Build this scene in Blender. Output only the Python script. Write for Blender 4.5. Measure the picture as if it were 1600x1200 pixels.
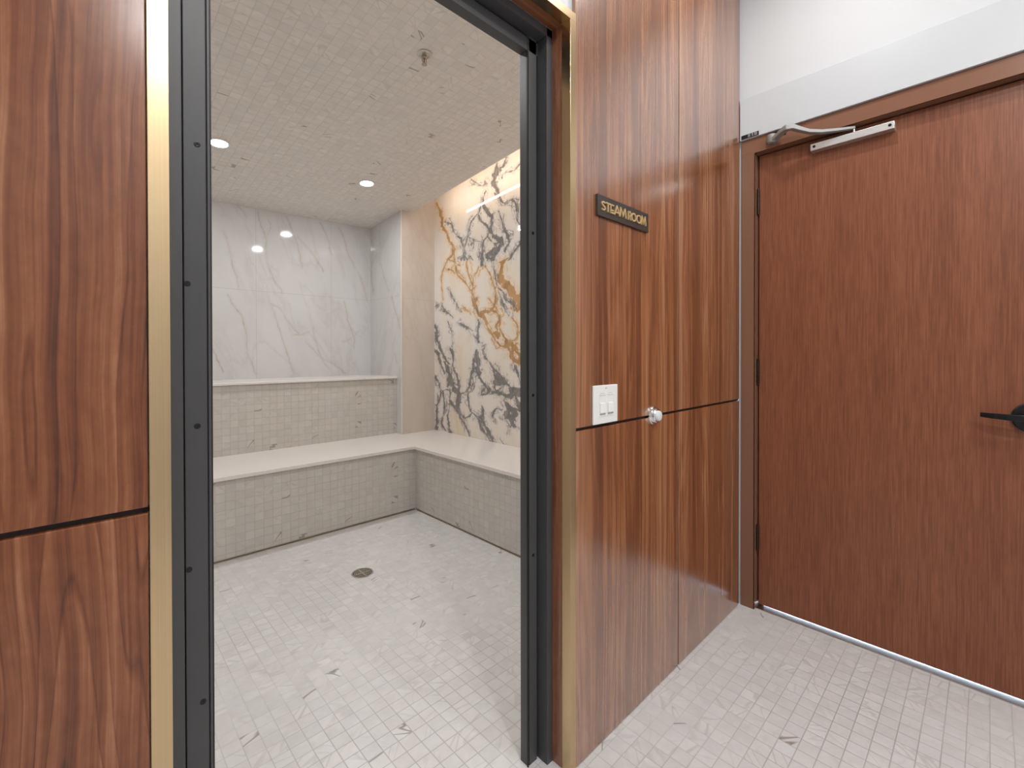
import bpy, bmesh, math, json
import numpy as np
from mathutils import Vector, Matrix
for o in list(bpy.data.objects): bpy.data.objects.remove(o)
sc = bpy.context.scene
# ------------------------------------------------------------------ camera
cam = bpy.data.cameras.new('camera'); co = bpy.data.objects.new('camera', cam)
sc.collection.objects.link(co)
YAW, PITCH, ROLL, FPX = math.radians(43.6442), math.radians(0.3946), math.radians(0.0762), 708.707
cy_, sy_, cp_, sp_ = math.cos(YAW), math.sin(YAW), math.cos(PITCH), math.sin(PITCH)
fw = Vector((sy_*cp_, cy_*cp_, -sp_)); r0 = Vector((cy_, -sy_, 0)); d0 = fw.cross(r0)
rt = r0*math.cos(ROLL) + d0*math.sin(ROLL); dn = -r0*math.sin(ROLL) + d0*math.cos(ROLL)
m = Matrix((rt, -dn, -fw)).transposed().to_4x4(); m.translation = (0, 0, 1.185)
co.matrix_world = m
cam.sensor_width = 36; cam.lens = FPX/1600*36; cam.shift_x = 0; cam.shift_y = -42.0/1600
cam.clip_start = 0.02
sc.camera = co
# ------------------------------------------------------------------ world, view
w = bpy.data.worlds.new('world'); sc.world = w; w.use_nodes = True
w.node_tree.nodes['Background'].inputs[0].default_value = (0.62, 0.78, 1.0, 1)
w.node_tree.nodes['Background'].inputs[1].default_value = 1.5
sc.view_settings.view_transform = 'Standard'; sc.view_settings.look = 'None'
sc.view_settings.gamma = 1; sc.view_settings.use_curve_mapping = False
sc.view_settings.exposure = 0.0
# ------------------------------------------------------------------ lamps
def area(name, loc, size, power, color=(1,1,1), size_y=None, target=None, spread=math.pi, shape=None):
    l = bpy.data.lights.new(name, 'AREA'); l.energy = power; l.color = color; l.size = size; l.spread = spread
    if size_y: l.shape = 'RECTANGLE'; l.size_y = size_y
    if shape: l.shape = shape
    o = bpy.data.objects.new(name, l); sc.collection.objects.link(o); o.location = loc
    if target is not None:
        o.rotation_euler = (Vector(target)-Vector(loc)).to_track_quat('-Z', 'Y').to_euler()
    return o
CEIL = lambda x, y: 0.0213458*x - 0.08567711*y + 2.69672356
STEAM_LIGHTS = [(0.606, 3.15), (1.552, 3.189), (1.69, 1.60), (0.62, 1.60)]
for x, y in STEAM_LIGHTS:
    area('steam_downlight_lamp', (x, y, CEIL(x, y)-0.035), 0.085, 6.5, (0.985, 0.99, 1.0), shape='DISK')
LOBBY_LIGHTS = [(1.63, 0.37), (1.20, -0.80), (0.35, -0.50), (0.35, -1.45), (-0.75, -0.6)]
LOBBY_POWER = [8.0, 15, 19, 16, 15]
for (x, y), pw in zip(LOBBY_LIGHTS, LOBBY_POWER):
    area('lobby_downlight_lamp', (x, y, 2.985), 0.12, pw, (1.0, 0.99, 0.98), shape='DISK')
area('daylight_outside', (3.3, 0.3, 0.9), 1.6, 130, (0.62, 0.80, 1.0), 1.6, target=(2.3, 0.3, 0.0))
# ------------------------------------------------------------------ node helper
class NT:
    def __init__(s, name):
        s.m = bpy.data.materials.new(name); s.m.use_nodes = True; s.t = s.m.node_tree
        s.b = s.t.nodes['Principled BSDF']
    def set(s, **k):
        for a, v in k.items():
            i = s.b.inputs[a.replace('_', ' ')]
            if isinstance(v, bpy.types.NodeSocket): s.t.links.new(v, i)
            elif isinstance(v, tuple) and len(v) == 3 and i.type == 'RGBA': i.default_value = (*v, 1)
            else: i.default_value = v
        return s
    def n(s, typ, ins=None, out=0, **props):
        nd = s.t.nodes.new(typ)
        for k, v in props.items(): setattr(nd, k, v)
        for k, v in (ins or {}).items():
            if isinstance(v, bpy.types.NodeSocket): s.t.links.new(v, nd.inputs[k])
            elif isinstance(v, tuple) and len(v) == 3 and nd.inputs[k].type == 'RGBA': nd.inputs[k].default_value = (*v, 1)
            else: nd.inputs[k].default_value = v
        return nd.outputs[out]
    def math(s, op, a, b=0.0, c=0.0): return s.n('ShaderNodeMath', {0: a, 1: b, 2: c}, operation=op)
    def vec(s, x, y, z): return s.n('ShaderNodeCombineXYZ', {0: x, 1: y, 2: z})
    def xyz(s, v=None):
        if v is None: v = s.n('ShaderNodeTexCoord', out=3)
        nd = s.t.nodes.new('ShaderNodeSeparateXYZ'); s.t.links.new(v, nd.inputs[0]); return nd.outputs
    def noise(s, v, scale, detail=2.0, rough=0.5, dist=0.0, out=0):
        return s.n('ShaderNodeTexNoise', {'Vector': v, 'Scale': scale, 'Detail': detail, 'Roughness': rough, 'Distortion': dist}, out=out)
    def ramp(s, v, pts, interp='LINEAR'):
        nd = s.t.nodes.new('ShaderNodeValToRGB'); s.t.links.new(v, nd.inputs[0]); r = nd.color_ramp; r.interpolation = interp
        while len(r.elements) < len(pts): r.elements.new(0.5)
        for e, (p, c) in zip(r.elements, pts):
            e.position = p; e.color = (*c, 1) if isinstance(c, tuple) else (c, c, c, 1)
        return nd.outputs[0]
    def mix(s, f, a, b, blend='MIX'):
        nd = s.t.nodes.new('ShaderNodeMix'); nd.data_type = 'RGBA'; nd.blend_type = blend
        for i, v in ((0, f), (6, a), (7, b)):
            if isinstance(v, bpy.types.NodeSocket): s.t.links.new(v, nd.inputs[i])
            elif isinstance(v, tuple): nd.inputs[i].default_value = (*v, 1)
            else: nd.inputs[i].default_value = v
        return nd.outputs[2]
def simple(name, col, rough=0.5, metal=0.0, spec=0.5, tex=0.04, scale=30, **k):
    t = NT(name)
    nz = t.noise(t.n('ShaderNodeTexCoord', out=3), scale, 3)
    f = t.math('MULTIPLY_ADD', nz, 2*tex, 1-tex)
    c = t.n('ShaderNodeVectorMath', {0: tuple(col), 3: f}, operation='SCALE')
    t.set(Base_Color=c, Roughness=rough, Metallic=metal, Specular_IOR_Level=spec, **k)
    return t.m
def srgb(r, g, b): return tuple(((c/255+0.055)/1.055)**2.4 if c/255 > 0.04045 else c/255/12.92 for c in (r, g, b))
# ------------------------------------------------------------------ materials
def mosaic(name, ax, base=(0.70, 0.665, 0.635), grout=(0.50, 0.47, 0.44), gw=0.028, rough=0.34, var=0.035, streak=1.0, sub=0.0, gvis=1.0):
    """Small square stone tiles, 50 mm, each with its own tint and its own broken veins."""
    t = NT(name); X = t.xyz()
    u, v = X[ax[0]], X[ax[1]]
    U = t.math('MULTIPLY', u, 20.0); V = t.math('MULTIPLY_ADD', v, 20.0, 0.2)
    fu, fv = t.math('FLOOR', U), t.math('FLOOR', V)
    ident = t.vec(fu, fv, 0.0)
    wn = t.n('ShaderNodeTexWhiteNoise', {'Vector': ident}, noise_dimensions='3D')
    wn2 = t.n('ShaderNodeTexWhiteNoise', {'Vector': ident}, out=1, noise_dimensions='3D')
    r = t.xyz(wn2)
    du = t.math('PINGPONG', U, 0.5)   # distance to nearest joint
    dv = t.math('PINGPONG', V, 0.5)
    d = t.math('MINIMUM', du, dv)
    g = t.ramp(d, [(0.0, 1.0), (gw, 1.0), (gw*1.8, 0.0)])
    # per tile rotated coordinates for the veins
    off = t.math('MULTIPLY', wn, 91.0)
    dirv = t.math('GREATER_THAN', r[0], 0.45)
    a = t.math('ADD', u, t.math('MULTIPLY', v, t.math('MULTIPLY_ADD', r[1], 2.6, -1.3)))
    b = t.math('SUBTRACT', v, t.math('MULTIPLY', u, t.math('MULTIPLY_ADD', r[1], 2.6, -1.3)))
    p = t.vec(t.math('MULTIPLY', a, 3.5), t.math('MULTIPLY', b, 15.0), off)
    n1 = t.noise(p, 1.0, 1.2, 0.45, 0.2)
    ridge = t.math('ABSOLUTE', t.math('SUBTRACT', n1, 0.5))
    vein = t.ramp(ridge, [(0.0, 1.0), (0.014, 0.7), (0.032, 0.0)])
    strong = t.math('MULTIPLY', t.math('GREATER_THAN', r[2], 0.978), 0.75)
    weak = t.math('MULTIPLY', t.math('POWER', r[0], 2.0), 0.22)
    veinf = t.math('MULTIPLY', vein, t.math('MULTIPLY', t.math('MAXIMUM', strong, weak), streak))
    cloud = t.noise(t.vec(t.math('MULTIPLY', u, 14.0), t.math('MULTIPLY', v, 14.0), off), 1.0, 4.0, 0.6)
    tint = t.math('MULTIPLY_ADD', wn, 2*var, 1-var)
    tint = t.math('MULTIPLY', tint, t.math('MULTIPLY_ADD', cloud, 0.26, 0.87))
    warm = t.mix(t.math('MULTIPLY', r[1], 0.5), base, (base[0]*1.0, base[1]*0.955, base[2]*0.93))
    col = t.n('ShaderNodeVectorMath', {0: warm, 3: tint}, operation='SCALE')
    col = t.mix(veinf, col, (0.20, 0.155, 0.12))
    gn = t.noise(t.vec(t.math('MULTIPLY', u, 2.0), t.math('MULTIPLY', v, 2.0), 3.0), 1.0, 3.0)
    gf = t.math('MULTIPLY', g, t.math('MULTIPLY', t.ramp(gn, [(0.3, 0.35), (0.7, 1.0)]), gvis))
    col = t.mix(gf, col, grout)
    t.set(Base_Color=col, Roughness=t.math('MULTIPLY_ADD', g, 0.3, rough), Specular_IOR_Level=0.5)
    return t.m
M_FLOOR = mosaic('mosaic_floor_tile', (0, 1), base=(0.665, 0.66, 0.655), grout=(0.37, 0.36, 0.35), gw=0.022, rough=0.22, gvis=0.9)
M_CEIL = mosaic('mosaic_ceiling_tile', (0, 1), base=(0.80, 0.765, 0.715), grout=(0.50, 0.465, 0.42), rough=0.45, gvis=0.42)
M_RISX = mosaic('mosaic_riser_tile', (1, 2), base=(0.60, 0.57, 0.525), grout=(0.45, 0.41, 0.36), rough=0.4, gvis=0.7)
M_RISY = mosaic('mosaic_riser_tile_front', (0, 2), base=(0.60, 0.57, 0.525), grout=(0.44, 0.40, 0.35), rough=0.4, gvis=0.75)

def slab_mat(name, ax, joints_u, joints_v, base=(0.675, 0.67, 0.67), attr=False, rough=0.06, faint=1.0):
    """Large polished porcelain slabs with faint slanted veins and hairline joints."""
    t = NT(name); X = t.xyz(); u, v = X[ax[0]], X[ax[1]]
    a = t.math('ADD', u, t.math('MULTIPLY', v, 0.35)); b = t.math('SUBTRACT', v, t.math('MULTIPLY', u, 0.35))
    n1 = t.noise(t.vec(t.math('MULTIPLY', a, 3.2), t.math('MULTIPLY', b, 0.9), 1.0), 1.0, 6.0, 0.6, 0.5)
    rid = t.math('ABSOLUTE', t.math('SUBTRACT', n1, 0.5))
    v1 = t.ramp(rid, [(0.0, 1.0), (0.012, 0.4), (0.05, 0.0)])
    n2 = t.noise(t.vec(t.math('MULTIPLY', a, 2.0), t.math('MULTIPLY', b, 1.2), 7.0), 1.0, 5.0, 0.62, 0.2)
    tone = t.ramp(n2, [(0.3, (base[0]*0.93, base[1]*0.92, base[2]*0.905)), (0.55, base), (0.75, (base[0]*1.05, base[1]*1.05, base[2]*1.06))])
    col = t.mix(t.math('MULTIPLY', v1, 0.16*faint), tone, (0.34, 0.27, 0.20))
    if attr:
        f = t.n('ShaderNodeAttribute', out=2, attribute_name='vein')
        gl = t.n('ShaderNodeAttribute', out=2, attribute_name='halo')
        col = t.mix(t.math('MULTIPLY', gl, 0.22), col, (0.55, 0.44, 0.32))
        col = t.mix(t.math('MULTIPLY', f, 0.62), col, (0.22, 0.19, 0.165))
    for jj, s in ((joints_u, u), (joints_v, v)):
        for j in jj:
            d = t.math('ABSOLUTE', t.math('SUBTRACT', s, j))
            col = t.mix(t.math('MULTIPLY', t.math('LESS_THAN', d, 0.0016), 0.5), col, (0.45, 0.41, 0.37))
    t.set(Base_Color=col, Roughness=rough, Specular_IOR_Level=0.5)
    return t.m
M_BACK = slab_mat('polished_marble_slab', (0, 2), (1.04, 1.65), (1.70,), attr=True)
M_SIDE = slab_mat('polished_marble_slab_side', (1, 2), (3.9,), (1.70,), attr=True, base=(0.67, 0.66, 0.65))
M_STRIP = slab_mat('beige_marble_slab', (0, 2), (), (1.675,), base=(0.69, 0.605, 0.53), rough=0.12, faint=0.8)
M_SLABP = slab_mat('plain_marble_slab', (1, 2), (1.5, 2.1, 2.7, 3.3), (1.70,), base=(0.70, 0.65, 0.61))
def mural_mat():
    t = NT('bookmatched_gold_marble'); X = t.xyz(); u, v = X[1], X[2]
    n = t.noise(t.vec(t.math('MULTIPLY', u, 3.0), t.math('MULTIPLY', v, 1.6), 2.0), 1.0, 5.0, 0.6, 0.6)
    col = t.ramp(n, [(0.30, (0.72, 0.60, 0.45)), (0.45, (0.77, 0.69, 0.59)), (0.62, (0.78, 0.73, 0.675))])
    gh = t.n('ShaderNodeAttribute', out=2, attribute_name='gold_halo')
    hh = t.n('ShaderNodeAttribute', out=2, attribute_name='grey_halo')
    gg = t.n('ShaderNodeAttribute', out=2, attribute_name='gold')
    gr = t.n('ShaderNodeAttribute', out=2, attribute_name='grey')
    fine = t.noise(t.vec(t.math('MULTIPLY', u, 13.0), t.math('MULTIPLY', v, 7.0), 5.0), 1.0, 4.0, 0.62, 1.0)
    hair = t.ramp(t.math('ABSOLUTE', t.math('SUBTRACT', fine, 0.5)), [(0.0, 1.0), (0.015, 0.6), (0.035, 0.0)])
    col = t.mix(t.math('MULTIPLY', hh, 0.35), col, (0.60, 0.575, 0.57))
    col = t.mix(t.math('MULTIPLY', gh, 0.50), col, (0.80, 0.55, 0.30))
    col = t.mix(t.math('MULTIPLY', t.math('MULTIPLY', hair, hh), 0.85), col, (0.25, 0.22, 0.21))
    col = t.mix(t.math('MULTIPLY', t.math('MULTIPLY', hair, gh), 0.6), col, (0.50, 0.27, 0.10))
    gcol = t.ramp(fine, [(0.35, (0.34, 0.175, 0.06)), (0.6, (0.52, 0.30, 0.13))])
    col = t.mix(t.math('MULTIPLY', gg, 0.93), col, gcol)
    rcol = t.ramp(fine, [(0.33, (0.30, 0.27, 0.25)), (0.5, (0.165, 0.155, 0.15)), (0.66, (0.25, 0.235, 0.23))])
    col = t.mix(t.math('MULTIPLY', gr, 0.93), col, rcol)
    t.set(Base_Color=col, Roughness=0.04, Specular_IOR_Level=0.5)
    return t.m
M_MURAL = mural_mat()

def walnut(name, seed, sx=5.0, sz=0.55, rings=11.0, ring_amt=0.5, bright=1.0, blotch=0.5, rough=0.22, coat=0.6, ax=0, G=1.0, Bl=1.0, mids=42.0, midc=0.95):
    t = NT(name); X = t.xyz(); u, v = X[ax], X[2]
    wv = t.noise(t.vec(t.math('MULTIPLY', u, 3.0), t.math('MULTIPLY', v, 1.6), seed+9.0), 1.0, 3.0)
    uu = t.math('ADD', u, t.math('MULTIPLY_ADD', wv, 0.05, -0.025))
    n1 = t.noise(t.vec(t.math('MULTIPLY', uu, sx), t.math('MULTIPLY', v, sz), seed), 1.0, 1.6, 0.45)
    ring = t.math('FRACT', t.math('MULTIPLY', n1, rings))
    rr = t.ramp(ring, [(0.0, 0.15), (0.06, 0.55), (0.5, 0.72), (0.9, 0.95), (1.0, 0.2)])
    fib = t.noise(t.vec(t.math('MULTIPLY', uu, 260.0), t.math('MULTIPLY', v, 5.0), seed), 1.0, 4.0, 0.7)
    mid = t.noise(t.vec(t.math('MULTIPLY', uu, mids), t.math('MULTIPLY', v, 0.7), seed+3), 1.0, 4.0, 0.6)
    bro = t.noise(t.vec(t.math('MULTIPLY', uu, 9.0), t.math('MULTIPLY', v, 0.5), seed+5), 1.0, 2.0, 0.5)
    mott = t.noise(t.vec(t.math('MULTIPLY', u, 60.0), t.math('MULTIPLY', v, 30.0), seed), 1.0, 4.0, 0.7)
    x = t.math('MULTIPLY_ADD', rr, ring_amt*0.5, 0.5-ring_amt*0.33)
    x = t.math('ADD', x, t.math('MULTIPLY_ADD', fib, 0.40, -0.20))
    x = t.math('ADD', x, t.math('MULTIPLY_ADD', mid, midc, -midc/2))
    x = t.math('ADD', x, t.math('MULTIPLY_ADD', bro, blotch*1.2, -blotch*0.6))
    x = t.math('ADD', x, t.math('MULTIPLY_ADD', mott, 0.30, -0.15))
    B = bright
    col = t.ramp(x, [(0.12, (0.075*B, 0.024*B*G, 0.009*B*Bl)), (0.38, (0.160*B, 0.053*B*G, 0.021*B*Bl)), (0.60, (0.240*B, 0.093*B*G, 0.043*B*Bl)), (0.90, (0.37*B, 0.19*B*G, 0.115*B*Bl))])
    bump = t.n('ShaderNodeBump', {'Strength': 0.06, 'Distance': 0.001, 'Height': fib})
    t.set(Base_Color=col, Roughness=rough, Specular_IOR_Level=0.5, Normal=bump)
    t.set(Coat_Weight=coat, Coat_Roughness=0.2, Coat_IOR=1.5)
    return t.m
M_WOODL = walnut('walnut_panel_cathedral', 2.3, sx=12.0, sz=0.75, rings=13.0, ring_amt=0.75, bright=0.93, blotch=0.45, coat=0.15, G=0.88, Bl=0.75, mids=90.0, midc=1.25)
M_WOODLB = walnut('walnut_panel_cathedral_lower', 5.1, sx=10.0, sz=0.9, rings=13.0, ring_amt=0.80, bright=0.95, blotch=0.40, coat=0.15, G=0.88, Bl=0.75, mids=90.0, midc=1.25)
def striped(name):
    t = NT(name); X = t.xyz(); u, v = X[0], X[2]
    wv = t.noise(t.vec(t.math('MULTIPLY', u, 4.0), t.math('MULTIPLY', v, 1.1), 9.0), 1.0, 2.0)
    wf = t.noise(t.vec(t.math('MULTIPLY', u, 25.0), t.math('MULTIPLY', v, 3.0), 4.0), 1.0, 2.0)
    uu = t.math('ADD', t.math('ADD', u, t.math('MULTIPLY_ADD', wv, 0.030, -0.015)), t.math('MULTIPLY_ADD', wf, 0.006, -0.003))
    N = lambda su, sv, sd, det=2.0, rg=0.5: t.noise(t.vec(t.math('MULTIPLY', uu, su), t.math('MULTIPLY', v, sv), sd), 1.0, det, rg)
    a = N(11.0, 0.25, 1.0, 1.0); b = N(34.0, 0.35, 2.0, 2.0, 0.55); c = N(95.0, 0.8, 3.0, 2.0, 0.55); d = N(330.0, 4.0, 4.0, 3.0, 0.65)
    n1 = N(10.0, 0.8, 6.0, 1.5, 0.45)
    ring = t.math('PINGPONG', t.math('MULTIPLY', n1, 18.0), 1.0)
    x = t.math('MULTIPLY_ADD', a, 0.9, -0.45+0.47)
    for nn, k in ((b, 0.95), (c, 0.75), (d, 0.6), (ring, 0.20)):
        x = t.math('ADD', x, t.math('MULTIPLY_ADD', nn, k, -k/2))
    col = t.ramp(x, [(0.08, (0.105, 0.031, 0.009)), (0.36, (0.205, 0.067, 0.021)), (0.62, (0.325, 0.128, 0.050)), (0.92, (0.44, 0.235, 0.125))])
    t.set(Base_Color=col, Roughness=0.26, Specular_IOR_Level=0.5)
    t.set(Coat_Weight=1.0, Coat_Roughness=0.22, Coat_IOR=2.1)
    return t.m
M_WOODR = striped('walnut_panel_striped')
M_WOODY = walnut('walnut_return', 4.4, sx=16.0, sz=0.5, rings=8.0, ring_amt=0.5, bright=1.0, ax=1)
def door_mat():
    t = NT('fine_grain_door_veneer'); X = t.xyz(); u, v = X[1], X[2]
    f = t.noise(t.vec(t.math('MULTIPLY', u, 230.0), t.math('MULTIPLY', v, 5.0), 1.0), 1.0, 3.0, 0.65)
    b = t.noise(t.vec(t.math('MULTIPLY', u, 9.0), t.math('MULTIPLY', v, 0.5), 2.0), 1.0, 3.0, 0.5)
    g = t.noise(t.vec(t.math('MULTIPLY', u, 70.0), t.math('MULTIPLY', v, 14.0), 4.0), 1.0, 4.0, 0.7)
    x = t.math('ADD', t.math('MULTIPLY_ADD', f, 1.0, -0.25), t.math('MULTIPLY_ADD', b, 0.35, -0.1))
    x = t.math('ADD', x, t.math('MULTIPLY_ADD', g, 0.3, -0.15))
    col = t.ramp(x, [(0.15, (0.170, 0.053, 0.023)), (0.5, (0.28, 0.099, 0.047)), (0.85, (0.37, 0.155, 0.085))])
    t.set(Base_Color=col, Roughness=0.38, Specular_IOR_Level=0.45)
    return t.m
M_DOOR = door_mat()
M_FRAMEBR = simple('brown_painted_steel', (0.225, 0.105, 0.062), 0.25, tex=0.02, spec=0.5)
M_WHITE = simple('white_wall_paint', (0.62, 0.64, 0.655), 0.6, tex=0.01, scale=60)
M_WHITEG = simple('white_header_paint', (0.57, 0.595, 0.62), 0.35, tex=0.01)
M_WCEIL = simple('white_ceiling_paint', (0.84, 0.83, 0.81), 0.8, tex=0.01)
M_BLACK = simple('charcoal_powder_coat', (0.058, 0.057, 0.059), 0.45, tex=0.10, scale=14, spec=0.55)
M_RUBBER = simple('black_rubber', (0.006, 0.006, 0.006), 0.6)
def brass_mat():
    t = NT('brushed_brass'); X = t.xyz()
    n = t.noise(t.vec(t.math('MULTIPLY', X[0], 900.0), t.math('MULTIPLY', X[1], 900.0), t.math('MULTIPLY', X[2], 1.5)), 1.0, 2.0)
    col = t.ramp(n, [(0.3, (0.57, 0.415, 0.235)), (0.7, (0.65, 0.48, 0.285))])
    t.set(Base_Color=col, Metallic=1.0, Roughness=0.27)
    return t.m
M_BRASS = brass_mat()
M_GOLD = simple('polished_gold_lettering', (0.80, 0.58, 0.30), 0.38, 0.5)
M_PLAQUE = simple('dark_bronze_plaque', (0.045, 0.036, 0.030), 0.38, tex=0.08, scale=300)
M_QUARTZ = simple('cream_quartz_slab', (0.80, 0.755, 0.715), 0.22, tex=0.02, scale=50)
M_STEEL = simple('brushed_stainless', (0.62, 0.60, 0.57), 0.28, 1.0, scale=200)
M_CHROME = simple('chrome', (0.80, 0.80, 0.80), 0.12, 1.0)
M_NICKEL = simple('tarnished_nickel', (0.50, 0.44, 0.35), 0.35, 1.0, tex=0.15)
M_GRATE = simple('drain_grate_steel', (0.80, 0.74, 0.64), 0.22, 1.0, tex=0.1)
M_ALU = simple('satin_aluminium', (0.74, 0.73, 0.71), 0.32, 0.75)
M_WPLAST = simple('white_plastic', (0.80, 0.80, 0.78), 0.35, tex=0.01)
M_WPLAST2 = simple('bright_white_plastic', (0.86, 0.86, 0.84), 0.3, tex=0.01)
M_GREYP = simple('grey_indicator_plastic', (0.33, 0.33, 0.32), 0.4)
M_ARM = simple('grey_closer_arm_paint', (0.34, 0.335, 0.33), 0.5, 0.35)
M_BRONZE = simple('dark_bronze_hinge', (0.035, 0.018, 0.014), 0.35, 0.6)
M_BLKMET = simple('matt_black_metal', (0.010, 0.010, 0.011), 0.28, 0.3)
M_CAPG = simple('frosted_glass_cap', (0.72, 0.75, 0.74), 0.3, tex=0.02)
M_DRAINHOLE = simple('drain_dark', (0.012, 0.010, 0.008), 0.6)
M_EDGE = simple('pale_edge_trim', (0.80, 0.77, 0.73), 0.3, tex=0.01)
def emit(name, col, s):
    t = NT(name); t.set(Base_Color=(0.9, 0.9, 0.9)); t.set(Emission_Color=col, Emission_Strength=s); return t.m
M_LENS = emit('lit_lens', (1.0, 0.97, 0.93), 14.0)
M_LED = emit('led_diffuser', (1.0, 0.83, 0.69), 26.0)
# ------------------------------------------------------------------ mesh helpers
def box(bm, x0, x1, y0, y1, z0, z1):
    v = [bm.verts.new(p) for p in ((x0,y0,z0),(x1,y0,z0),(x1,y1,z0),(x0,y1,z0),(x0,y0,z1),(x1,y0,z1),(x1,y1,z1),(x0,y1,z1))]
    for f in ((0,3,2,1),(4,5,6,7),(0,1,5,4),(1,2,6,5),(2,3,7,6),(3,0,4,7)): bm.faces.new([v[i] for i in f])
def prism(bm, pts, axis, a, b):
    """Polygon pts extruded along axis (0/1/2) from a to b."""
    def mk(p, t):
        q = list(p); q.insert(axis, t); return bm.verts.new(q)
    A = [mk(p, a) for p in pts]; B = [mk(p, b) for p in pts]; n = len(pts)
    bm.faces.new(A[::-1]); bm.faces.new(B)
    for i in range(n): bm.faces.new([A[i], A[(i+1) % n], B[(i+1) % n], B[i]])
def lathe(bm, prof, origin, direction, seg=40):
    """prof: (radius, height) pairs revolved about direction from origin."""
    d = Vector(direction).normalized(); a = d.orthogonal().normalized(); b = d.cross(a); o = Vector(origin)
    rings = []
    for r, h in prof:
        if r < 1e-6: rings.append([bm.verts.new(o+d*h)])
        else: rings.append([bm.verts.new(o+d*h+(a*math.cos(2*math.pi*i/seg)+b*math.sin(2*math.pi*i/seg))*r) for i in range(seg)])
    for R, S in zip(rings, rings[1:]):
        for i in range(seg):
            j = (i+1) % seg
            if len(R) == 1 and len(S) == 1: continue
            if len(R) == 1: bm.faces.new([R[0], S[j], S[i]])
            elif len(S) == 1: bm.faces.new([R[i], R[j], S[0]])
            else: bm.faces.new([R[i], R[j], S[j], S[i]])
def build(name, bm, mat, parent=None, bevel=0.0, smooth=False, label=None, cat=None, kind=None, group=None):
    bmesh.ops.recalc_face_normals(bm, faces=bm.faces)
    me = bpy.data.meshes.new(name)
    if parent is not None:
        bmesh.ops.translate(bm, vec=-parent_loc(parent), verts=bm.verts)
    bm.to_mesh(me); bm.free()
    me.materials.append(mat)
    if smooth:
        for p in me.polygons: p.use_smooth = True
    o = bpy.data.objects.new(name, me); sc.collection.objects.link(o)
    if smooth: 
        try: me.set_sharp_from_angle(angle=math.radians(35))
        except Exception: pass
    if parent is not None: o.parent = parent
    if bevel:
        b = o.modifiers.new('bevel', 'BEVEL'); b.width = bevel; b.segments = 2; b.limit_method = 'ANGLE'
    tag(o, label, cat, kind, group)
    return o
def parent_loc(p):
    v = Vector((0,0,0))
    while p is not None: v += p.location; p = p.parent
    return v
def tag(o, label=None, cat=None, kind=None, group=None):
    for k, v in (('label', label), ('category', cat), ('kind', kind), ('group', group)):
        if v: o[k] = v
def empty(name, loc, label, cat, kind=None, group=None):
    o = bpy.data.objects.new(name, None); sc.collection.objects.link(o); o.location = loc; o.empty_display_size = 0.05
    tag(o, label, cat, kind, group); return o
def boxo(name, dims, mat, **k):
    bm = bmesh.new()
    for d in (dims if isinstance(dims[0], (tuple, list)) else [dims]): box(bm, *d)
    return build(name, bm, mat, **k)
# ------------------------------------------------------------------ key dimensions (metres)
YW = 0.806            # face of the walnut panels
XL, XR = 0.094, 0.992 # doorway between the brass trims
XD = 2.298            # door leaf face
XF = 2.254            # door frame face
YBK = 4.096           # back wall of the steam room
XM = 2.37             # gold marble wall
XN = 2.029            # column side
YC = 3.52             # column face
XCE = 2.138           # edge of the tiled ceiling at the cove
ZB = 0.487            # bench top
ZL = 0.988            # ledge top
XS = -0.35            # left wall of the steam room
Y1 = 0.96             # inner face of the doorway wall
# ------------------------------------------------------------------ setting
boxo('floor', (-1.75, 2.36, -2.0, YBK+0.1, -0.1, 0.0), M_FLOOR, label='white marble mosaic floor running from the lobby into the steam room', cat='floor', kind='structure')
boxo('ground', (2.36, 4.2, -1.5, 2.0, -0.1, 0.0), M_WHITE, label='pale floor beyond the brown door', cat='floor', kind='structure')
boxo('ceiling', (-1.75, 2.45, -2.0, 0.80, 3.0, 3.1), M_WCEIL, label='white lobby ceiling', cat='ceiling', kind='structure')
boxo('wall_left', (-1.85, -1.75, -2.0, 0.82, 0, 3.0), M_WHITE, label='white lobby wall at the left', cat='wall', kind='structure')
boxo('wall_back', (-1.85, 2.45, -2.1, -2.0, 0, 3.0), M_WHITE, label='white lobby wall behind the viewer', cat='wall', kind='structure')
# wall with the brown door
YDL, YDR = 0.74, -0.175
boxo('wall_right', [(2.262, 2.36, YDL+0.0065, 0.815, 0, 3.0), (2.262, 2.36, -2.0, YDR-0.0065, 0, 3.0), (2.262, 2.36, YDR-0.0065, YDL+0.0065, 2.112, 3.0)],
     M_WHITE, label='white lobby wall around the brown door', cat='wall', kind='structure')
# partition carrying the panels
boxo('wall_front', [(-1.75, XL-0.002, 0.8185, 0.934, 0, 3.0), (XR+0.002, 2.262, 0.8185, 0.934, 0, 3.0), (XL-0.002, XR+0.002, 0.8185, 0.934, 2.118, 3.0)],
     M_WHITE, label='partition wall between lobby and steam room', cat='wall', kind='structure')
boxo('wall_entrance', [(XS-0.1, 0.10, 0.937, Y1, 0, 2.85), (0.985, XM, 0.937, Y1, 0, 2.85), (0.10, 0.985, 0.937, Y1, 2.10, 2.85)],
     M_SLABP, label='marble clad inner side of the steam room doorway wall', cat='wall', kind='structure')
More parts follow.
